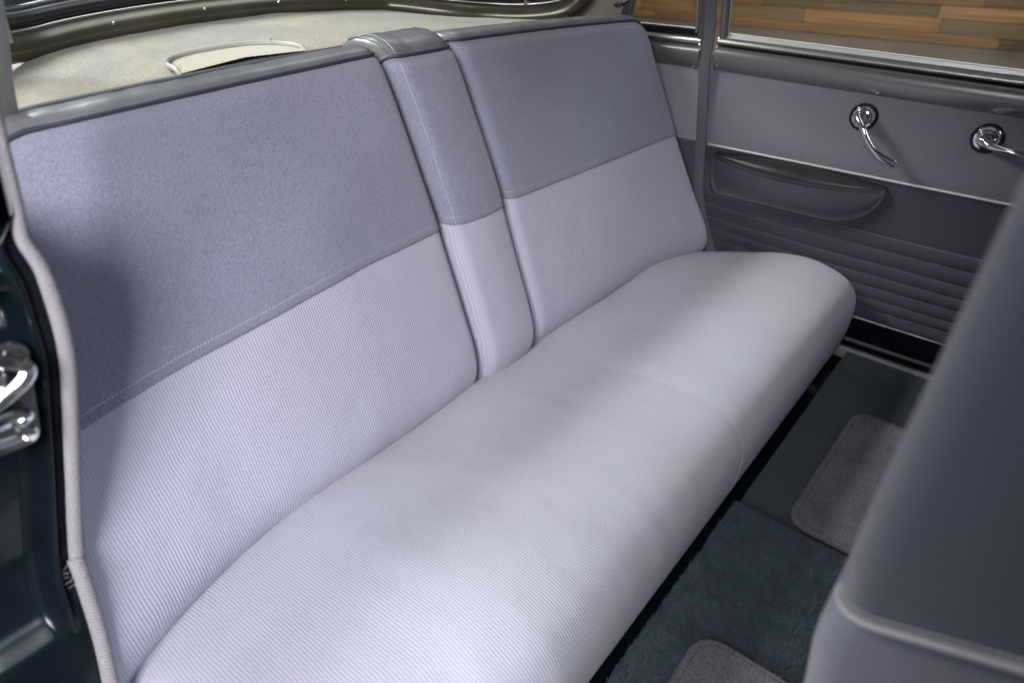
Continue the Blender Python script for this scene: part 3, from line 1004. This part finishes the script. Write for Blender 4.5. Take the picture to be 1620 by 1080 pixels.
# armrest
YA, YB, ZT, ZB = 0.588, 0.222, 0.384, 0.287
def arm_depth(u):
    return 0.034 * (max(0.0, math.sin(PI * min(1, u * 1.0))) ** 0.48) * (0.8 + 0.2 * math.sin(PI * u)) + 0.004
def arm_bottom(u):
    # straight along most of the pad, sweeping up at the front end; rounded at the rear
    z = ZB
    if u > 0.66:
        q = (u - 0.66) / 0.34
        z = ZB + (ZT - 0.012 - ZB) * (1 - math.sqrt(max(0, 1 - q ** 2.4)))
    if u < 0.06:
        q = (0.06 - u) / 0.06
        z = ZB + 0.05 * (1 - math.sqrt(max(0, 1 - q * q)))
    return z
us = [0.5 - 0.5 * math.cos(PI * k / 56) for k in range(57)]
rows, top, lip = [], [], []
for u in us:
    y = YA + (YB - YA) * u
    d = arm_depth(u)
    zl = ZT - 0.012 * max(0, math.sin(PI * u)) ** 0.8 - 0.004
    zb_ = arm_bottom(u)
    r = []
    for k in range(17):
        w = k / 16
        z = zl + (zb_ - zl) * w
        x = XF - 0.003 - (d - 0.003) * (1 - w ** 6.0) - 0.009 * math.sin(PI * w)
        r.append((x, y, z))
    rows.append(r)
    tr = []
    hh = ZT - zl + 0.010 * math.sin(PI * u)
    dd = XF - r[0][0]
    for k in range(13):
        a = math.radians(108 * k / 12)
        tr.append((XF + 0.001 - (dd + 0.0015) * math.sin(a), y, zl + hh * math.cos(a)))
    top.append(tr)
    lip.append(V(r[0]))
arm = grid('armrest', rows, M['door_low'], door, flip=True)
grid('armrest_top', top, M['vinyl_olive'], door, flip=True)
sweep('armrest_piping', [p + V((-0.0010, 0, -0.0050)) for p in lip], circ(0.0022, 8), M['vinyl_olive'], door)
stitches('stitching', [p + V((-0.003, 0, -0.0115)) for p in lip], M['thread_dim'], door, 0.0042, 0.0028, 0.0006)
# window crank
def handle(nm, c, pts, label=None):
    esc = lathe(nm, [(0.0215, 0.0), (0.0222, 0.003), (0.0205, 0.005), (0.020, 0.006), (0.0165, 0.0065), (0.016, 0.009), (0.0145, 0.012), (0.0118, 0.013), (0.0118, 0.016), (0.0112, 0.026), (0.008, 0.032), (0.0001, 0.034)], c, (-1, 0, 0), M['chrome'], door, 40)
    lathe('rosette_ring', [(0.0255, 0.0), (0.0262, 0.0025), (0.0245, 0.004), (0.021, 0.004)], c, (-1, 0, 0), M['black_paint'], door, 40)
    path = catmull(pts, 8)
    n = len(path)
    bm = bmesh.new()
    base = sweep_rows(path, circ(1.0, 14), (-1, 0, 0))
    out = []
    for i, (p, rw_) in enumerate(zip(path, base)):
        t = i / (n - 1)
        w = interp([(0, 0.0085), (0.2, 0.0062), (0.6, 0.0056), (0.85, 0.0072), (0.97, 0.0068), (1, 0.003)], t)
        h = interp([(0, 0.008), (0.3, 0.0055), (0.8, 0.0042), (1, 0.0018)], t)
        tt = (path[min(i + 1, n - 1)] - path[max(i - 1, 0)]).normalized()
        u = V((-1, 0, 0)); u = (u - tt * u.dot(tt)).normalized()
        s = tt.cross(u)
        out.append([p + s * (q - p).dot(s) * w + u * (q - p).dot(u) * h for q in rw_])
    add_rows(bm, out)
    finish('crank_arm' if 'crank' in nm else 'handle_lever', bm, M['chrome'], door, True, 60)
    return esc
c = V((XF - 0.003, 0.302, 0.508))
handle('window_crank', c, [c + V((-0.030, 0.004, 0.004)), c + V((-0.042, -0.012, -0.010)), c + V((-0.045, -0.030, -0.034)), c + V((-0.042, -0.055, -0.056)), c + V((-0.034, -0.088, -0.071))])
c = V((XF - 0.003, 0.092, 0.504))
handle('door_handle', c, [c + V((-0.030, 0.004, 0.002)), c + V((-0.045, -0.014, -0.002)), c + V((-0.049, -0.045, -0.006)), c + V((-0.047, -0.085, -0.012)), c + V((-0.040, -0.125, -0.020))])

# ------------------------------------------------------------------ rear seat
seat = thing('rear_seat', (0.73, 0.45, 0.0), 'lavender grey cloth rear bench seat with folding centre armrest', 'seat')
PY = [(0.05, 0.72), (0.10, 0.672), (0.135, 0.636), (0.16, 0.620), (0.185, 0.6130), (0.205, 0.613), (0.23, 0.619), (0.30, 0.643), (0.36, 0.664), (0.43, 0.689), (0.50, 0.718), (0.56, 0.744), (0.61, 0.766), (0.645, 0.784), (0.67, 0.800)]
def prof_y(z):
    a = interp(PY, z - 0.012); b = interp(PY, z); c_ = interp(PY, z + 0.012)
    return (a + 2 * b + c_) / 4
def wrap(x):
    d = abs(x - CX)
    return 0.075 * (max(0, d - 0.45) / 0.26) ** 2
def wz(z, x=1.0):
    if x < 0.5:
        return interp([(0.05, 1.1), (0.165, 1.0), (0.30, 0.86), (0.40, 0.50), (0.47, 0.18), (0.55, 0.04), (0.65, 0.0)], z)
    return interp([(0.05, 1.1), (0.165, 1.0), (0.30, 0.52), (0.43, 0.16), (0.55, 0.04), (0.65, 0.0)], z)
def zseam(x):
    d = x - CX
    return 0.4265 - 0.02 * d * d - (0.020 * max(0, -d - 0.25) / 0.35 if d < 0 else 0)
def ztop(x):
    d = x - CX
    return 0.667 - 0.048 * d * d
def xl_near(z):
    return interp([(0.05, -0.012), (0.17, 0.0), (0.40, 0.050), (0.56, 0.09), (0.67, 0.145)], z)
def xr_far(z):
    return interp([(0.05, 1.425), (0.17, 1.425), (0.42, 1.405), (0.60, 1.398), (0.67, 1.392)], z)

def back_section(xa, xb, r, proud, ribm, dz, r_top=(0, 0)):
    """returns functions for one padded section of the seat back"""
    N = 64 if True else 0
    def S_(u, z, top=False):
        a, b = xa(z), xb(z)
        x = a + (b - a) * u
        e = min(x - a, b - x)
        y = prof_y(z) - wrap(x) * wz(z, x) - proud - 0.010 * math.sin(PI * u) ** 0.8
        y += 1.25 * rnd_off(e, r)
        y += 0.0022 * nz(x * 6, z * 6, 2) + 0.0012 * nz(x * 17, z * 17, 7)
        return V((x, y, z))
    return S_

def us_for(w, r):
    e = r / w
    return [max(0, min(1, q)) for q in edge_samples(0.0, 1.0, e, 40, 10)]

def build_back(nm, xa, xb, r, proud, dz, corner, label, seat_parent, wmid, low_z=0.06, rollp=None):
    S_ = back_section(xa, xb, r, proud, None, dz)
    us_ = us_for(wmid, r)
    def zt(u):
        x = xa(0.66) + (xb(0.66) - xa(0.66)) * u
        e0, e1 = (x - xa(0.66)), (xb(0.66) - x)
        z = ztop(x) + dz
        if corner[0]: z -= rnd_off(e0, corner[0])
        if corner[1]: z -= rnd_off(e1, corner[1])
        return z
    def zs_(u):
        x = xa(0.42) + (xb(0.42) - xa(0.42)) * u
        return zseam(x)
    # lower ribbed panel
    rows = []
    for u in us_:
        z1 = zs_(u)
        r_ = [S_(u, low_z + (z1 - low_z) * k / 26) for k in range(27)]
        rows.append(r_)
    first = [p + V((0, 0.07, 0)) for p in rows[0]]
    last = [p + V((0, 0.07, 0)) for p in rows[-1]]
    root = grid(nm, [first] + rows + [last], M['rib_back'], seat_parent)
    if label: root['label'] = label
    # upper felt panel, folded hem standing proud of the ribbed one
    rows = []
    hem = []
    for u in us_:
        z0, z1 = zs_(u), zt(u)
        r_ = []
        p0 = S_(u, z0)
        r_.append(p0 + V((0, 0.001, 0.0005)))
        r_.append(p0 + V((0, -0.0026, -0.0008)))
        r_.append(p0 + V((0, -0.0036, 0.0012)))
        for k in range(1, 31):
            z = z0 + (z1 - z0) * k / 30
            q = S_(u, z)
            e = z - z0
            q.y -= 0.0032 - 0.0018 * math.exp(-((e - 0.0105) / 0.0035) ** 2)
            top_e = z1 - z
            q.y += rnd_off(top_e + 0.002, 0.020) * 0.9
            r_.append(q)
        rows.append(r_)
    first = [p + V((0, 0.07, 0)) for p in rows[0]]
    last = [p + V((0, 0.07, 0)) for p in rows[-1]]
    up = grid('upper_panel', [first] + rows + [last], M['felt'], root)
    stitches('stitching', [S_(u, zs_(u) + 0.0105) + V((0, -0.0020, 0)) for u in us_ if 0.01 < u < 0.99], M['thread'], root, 0.0046, 0.0034, 0.00062)
    # vinyl top roll
    edge = [r_[-1] for r_ in rows]
    prof = rollp or [(0.0, 0.0), (0.001, 0.003), (0.005, 0.0075), (0.013, 0.0108), (0.026, 0.0122), (0.040, 0.0108), (0.051, 0.006), (0.057, -0.001), (0.061, -0.011), (0.062, -0.05)]
    rows2 = []
    for u, p in zip(us_, edge):
        x = p.x
        e = min(x - xa(0.66), xb(0.66) - x)
        k = 1 - 0.5 * rnd_off(e, r) / r
        wr = 0.0012 * nz(x * 30, 3) + 0.0010 * nz(x * 70, 8)
        rows2.append([V((x, p.y + a, p.z + b * k + wr * (1 if 2 < i < 8 else 0) + 0.0008 * nz(x * 40, a * 60))) for i, (a, b) in enumerate(prof)])
    first = [p + V((0, 0, -0.05)) for p in rows2[0]]
    last = [p + V((0, 0, -0.05)) for p in rows2[-1]]
    tr = grid('top_roll', [first] + rows2 + [last], M['vinyl'], root)
    sweep('piping', [p + V((0, -0.0012, 0.001)) for p in edge], circ(0.0030, 8), M['welt'], root)
    return root, S_, us_, zs_, zt, rows2

K = lambda v: (lambda z: v)
build_back('backrest', xl_near, K(0.6550), 0.025, 0.0, 0.0, (0.05, 0.010), 'wide padded backrest section beside the open doorway', seat, 0.55)
build_back('backrest', K(0.8050), xr_far, 0.025, 0.0, 0.0, (0.006, 0.045), 'wide padded backrest section beside the far door', seat, 0.61)
ar, aS, aus, azs, azt, acr = build_back('centre_armrest', K(0.6620), K(0.7980), 0.022, 0.006, -0.006, (0.010, 0.010), 'narrow folded-up armrest with shiny vinyl top', seat, 0.14, 0.06,
    [(0.0, 0.0), (0.002, 0.004), (0.010, 0.012), (0.024, 0.019), (0.046, 0.0245), (0.070, 0.025), (0.090, 0.019), (0.101, 0.007), (0.104, -0.01), (0.105, -0.05)])
# extra vinyl crown and side seam of the folding armrest
stitches('stitching', [aS(0.075, z) + V((0, -0.0042, 0)) for z in lin(0.43, 0.655, 40)], M['thread'], ar, 0.004, 0.003, 0.00045)
for k in (5, -6):
    sweep('crown_seam', [p + V((0, 0, 0.0006)) for p in acr[k][:9]], circ(0.0015, 6), M['vinyl'], ar)
stitches('stitching', [p + V((0, 0, 0.0012)) for p in acr[8][1:8]], M['thread'], ar, 0.0042, 0.0032, 0.0006)

# outer welt down the far end of the seat back
rw_ = [V((xr_far(z) + 0.001, prof_y(z) - wrap(xr_far(z)) * wz(z) + 0.030, z)) for z in lin(0.14, 0.635, 40)]
sweep('end_welt', rw_, circ(0.0034, 8), M['welt'], seat, up=(0, -1, 0))
# dark core behind the seams
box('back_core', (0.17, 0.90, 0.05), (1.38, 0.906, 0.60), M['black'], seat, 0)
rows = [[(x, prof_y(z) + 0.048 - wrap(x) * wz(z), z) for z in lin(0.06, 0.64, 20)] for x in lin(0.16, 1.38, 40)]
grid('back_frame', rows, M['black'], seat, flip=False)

# cushion
CP = [(0.70, 0.085), (0.66, 0.125), (0.635, 0.147), (0.612, 0.161), (0.585, 0.170), (0.555, 0.175), (0.52, 0.179), (0.47, 0.1855), (0.41, 0.198), (0.36, 0.206), (0.31, 0.2095), (0.27, 0.207), (0.24, 0.199), (0.217, 0.184), (0.203, 0.162), (0.197, 0.135), (0.197, 0.10), (0.201, 0.062), (0.208, 0.030), (0.218, 0.018), (0.24, 0.014)]
cpf = catmull([V((0, y, z)) for y, z in CP], 4)
nrm = []
for i, p in enumerate(cpf):
    t = (cpf[min(i + 1, len(cpf) - 1)] - cpf[max(i - 1, 0)]).normalized()
    nrm.append(V((0, t.z, -t.y)))     # points up / outwards
XA, XB, RR = -0.012, 1.4265, 0.060
xs = edge_samples(XA, XB, RR, 110, 12)
def cush(x, i):
    p, n = cpf[i], nrm[i]
    e = min(x - XA, XB - x)
    s = i / (len(cpf) - 1)
    o = -0.9 * rnd_off(e, RR)
    d = x - CX
    topw = sm((0.60 - p.y) / 0.1) * sm((p.z - 0.10) / 0.08)
    o += topw * (0.010 * (abs(d) / 0.7) ** 2 * sm((p.y - 0.24) / 0.1))
    o += topw * (0.0035 * nz(x * 3.2, p.y * 4, 1) + 0.0022 * nz(x * 9, p.y * 5, 5) + 0.0010 * nz(x * 30, p.y * 6, 9))
    # tuck of the centre seam
    o -= 0.0016 * math.exp(-((x - SEAMX) / 0.006) ** 2) * sm((0.56 - p.y) / 0.1)
    # soft folds where the cushion meets the back
    o += 0.0035 * math.sin(x * 21 + 1.0) * sm((p.y - 0.50) / 0.08) * 0.8
    fw = math.exp(-((p.y - 0.225) / 0.05) ** 2) * sm((p.z - 0.05) / 0.1)
    o += fw * (0.0016 * nz(x * 38, p.z * 8, 2) + 0.0010 * nz(x * 90, p.z * 10, 4))
    q = p + n * o
    # end of cushion wraps forwards with the seat back
    yb_ = -wrap(x) * sm((p.y - 0.35) / 0.25)
    return V((x, q.y + yb_, q.z))
SEAMX = 0.795
rows = [[cush(x, i) for i in range(len(cpf))] for x in xs]
first = [V((XA, 0.40 + (p.y - 0.40) * 0.8, min(p.z, 0.12))) for p in rows[0]]
last = [V((XB, 0.40 + (p.y - 0.40) * 0.8, min(p.z, 0.12))) for p in rows[-1]]
cu = grid('seat_cushion', [first] + rows + [last], M['rib_cush'], seat, flip=True)
idx = [i for i, p in enumerate(cpf) if p.y < 0.47 and i < len(cpf) - 8]
for dx in (-0.0035, 0.0035):
    stitches('stitching', [cush(SEAMX + dx, i) + nrm[i] * 0.0004 for i in idx], M['thread_soft'], cu, 0.0050, 0.0036, 0.0006)
box('seat_base', (0.0, 0.245, -0.035), (1.42, 0.62, 0.09), M['black'], seat, 0.005)  # black puts the shade of the recess under the cushion into the colour

# ------------------------------------------------------------------ front seat (only its end is in view)
fs = thing('front_seat', (0.8, -0.1, 0.022), 'blurred front bench seat end in slate cloth with pale stitched seam', 'seat')
def fprof(z):
    """rear and front limits in y of the seat end at height z"""
    yr = interp([(0.10, -0.030), (0.30, -0.010), (0.42, 0.000), (0.47, 0.0065), (0.50, 0.006), (0.515, 0.002), (0.55, 0.0062), (0.75, 0.0036), (0.95, -0.008), (1.0, -0.02)], z)
    yf = interp([(0.10, -0.50), (0.36, -0.50), (0.42, -0.26), (0.60, -0.20), (0.95, -0.15), (1.0, -0.12)], z)
    return yr, yf
XS, XE = 0.275, 1.36
def seat_rows(z0, z1, n, shrink=0.0):
    rows = []
    for z in lin(z0, z1, n):
        yr, yf = fprof(z)
        rc = 0.022
        tp = rnd_off(z1 - z, 0.03) * (1 if z1 > 0.9 else 0)
        yr -= tp; yf += tp
        xs0, xe0 = XS + tp + shrink, XE - tp
        loopp = []
        for (cx_, cy_, a0) in ((xs0 + rc, yr - rc, 180), (xs0 + rc, yf + rc, 270 - 0), (xe0 - rc, yf + rc, 0), (xe0 - rc, yr - rc, 90)):
            pass
        def arc(cx_, cy_, a0, a1):
            return [V((cx_ + rc * math.cos(math.radians(a0 + (a1 - a0) * k / 10)), cy_ + rc * math.sin(math.radians(a0 + (a1 - a0) * k / 10)), z)) for k in range(11)]
        loopp += arc(xs0 + rc, yr - rc, 90, 180)
        loopp += arc(xs0 + rc, yf + rc, 180, 270)
        loopp += arc(xe0 - rc, yf + rc, 270, 360)
        loopp += arc(xe0 - rc, yr - rc, 0, 90)
        rows.append(loopp + [loopp[0]])
    return rows
# the seam climbs towards the front of the seat end
def slope(rows, k, a):
    out = []
    for i, r in enumerate(rows):
        w = k(i / (len(rows) - 1))
        out.append([p + V((0, 0, w * a * max(-0.22, min(0, p.y)) * -1)) for p in r])
    return out
up_rows = slope(seat_rows(0.512, 1.0, 30), lambda t: (1 - t) ** 2, 0.42)
lo_rows = slope(seat_rows(0.03, 0.512, 30), lambda t: t ** 2, 0.42)
for r in up_rows[:2]:
    for i, p in enumerate(r):
        pass
bm = bmesh.new()
add_rows(bm, up_rows)
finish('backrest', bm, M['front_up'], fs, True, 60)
bm = bmesh.new()
add_rows(bm, lo_rows)
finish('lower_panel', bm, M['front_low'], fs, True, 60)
sr = up_rows[0][:21]
sweep('seam_welt', [p + V((-0.0008, 0.0008, 0.0)) for p in sr], circ(0.0019, 8, 0.0024), M['seam_pale'], fs)
for dz in (0.0065,):
    stitches('stitching', [p + V((-0.0006, 0.0004, dz)) for p in sr], M['seam_pale'], fs, 0.0040, 0.0034, 0.0010)

# lint on cloth and carpet
def lint(name, parent, pts, mat, size):
    bm = bmesh.new()
    r = random.Random(11)
    for p in pts:
        a = r.uniform(0, PI)
        l, w = size * r.uniform(0.6, 1.8), size * 0.3
        d = V((math.cos(a), math.sin(a), 0))
        e = V((-d.y, d.x, 0))
        vv = [bm.verts.new(V(p) + d * l * i + e * w * j + V((0, 0, 0.0012 * (1 - abs(i))))) for i, j in ((-1, 0), (0, 1), (1, 0), (0, -1))]
        bm.faces.new(vv)
    return tag(finish(name, bm, mat, parent, False), kind='stuff')
rl = random.Random(4)
lint('lint', floor_near, [(rl.uniform(0.36, 0.80), rl.uniform(-0.05, 0.185), 0.029) for _ in range(16)], M['thread'], 0.0012)
lint('lint', floor_far, [(rl.uniform(0.84, 1.42), rl.uniform(0.0, 0.185), 0.004) for _ in range(16)], M['thread'], 0.0012)
pts = []
for _ in range(22):
    x, i = rl.uniform(0.1, 1.3), rl.choice(idx)
    pts.append(cush(x, i) + nrm[i] * 0.0012)
lint('lint', cu, pts[:15], M['thread'], 0.0010)
lint('lint', cu, pts[15:], M['welt'], 0.0010)
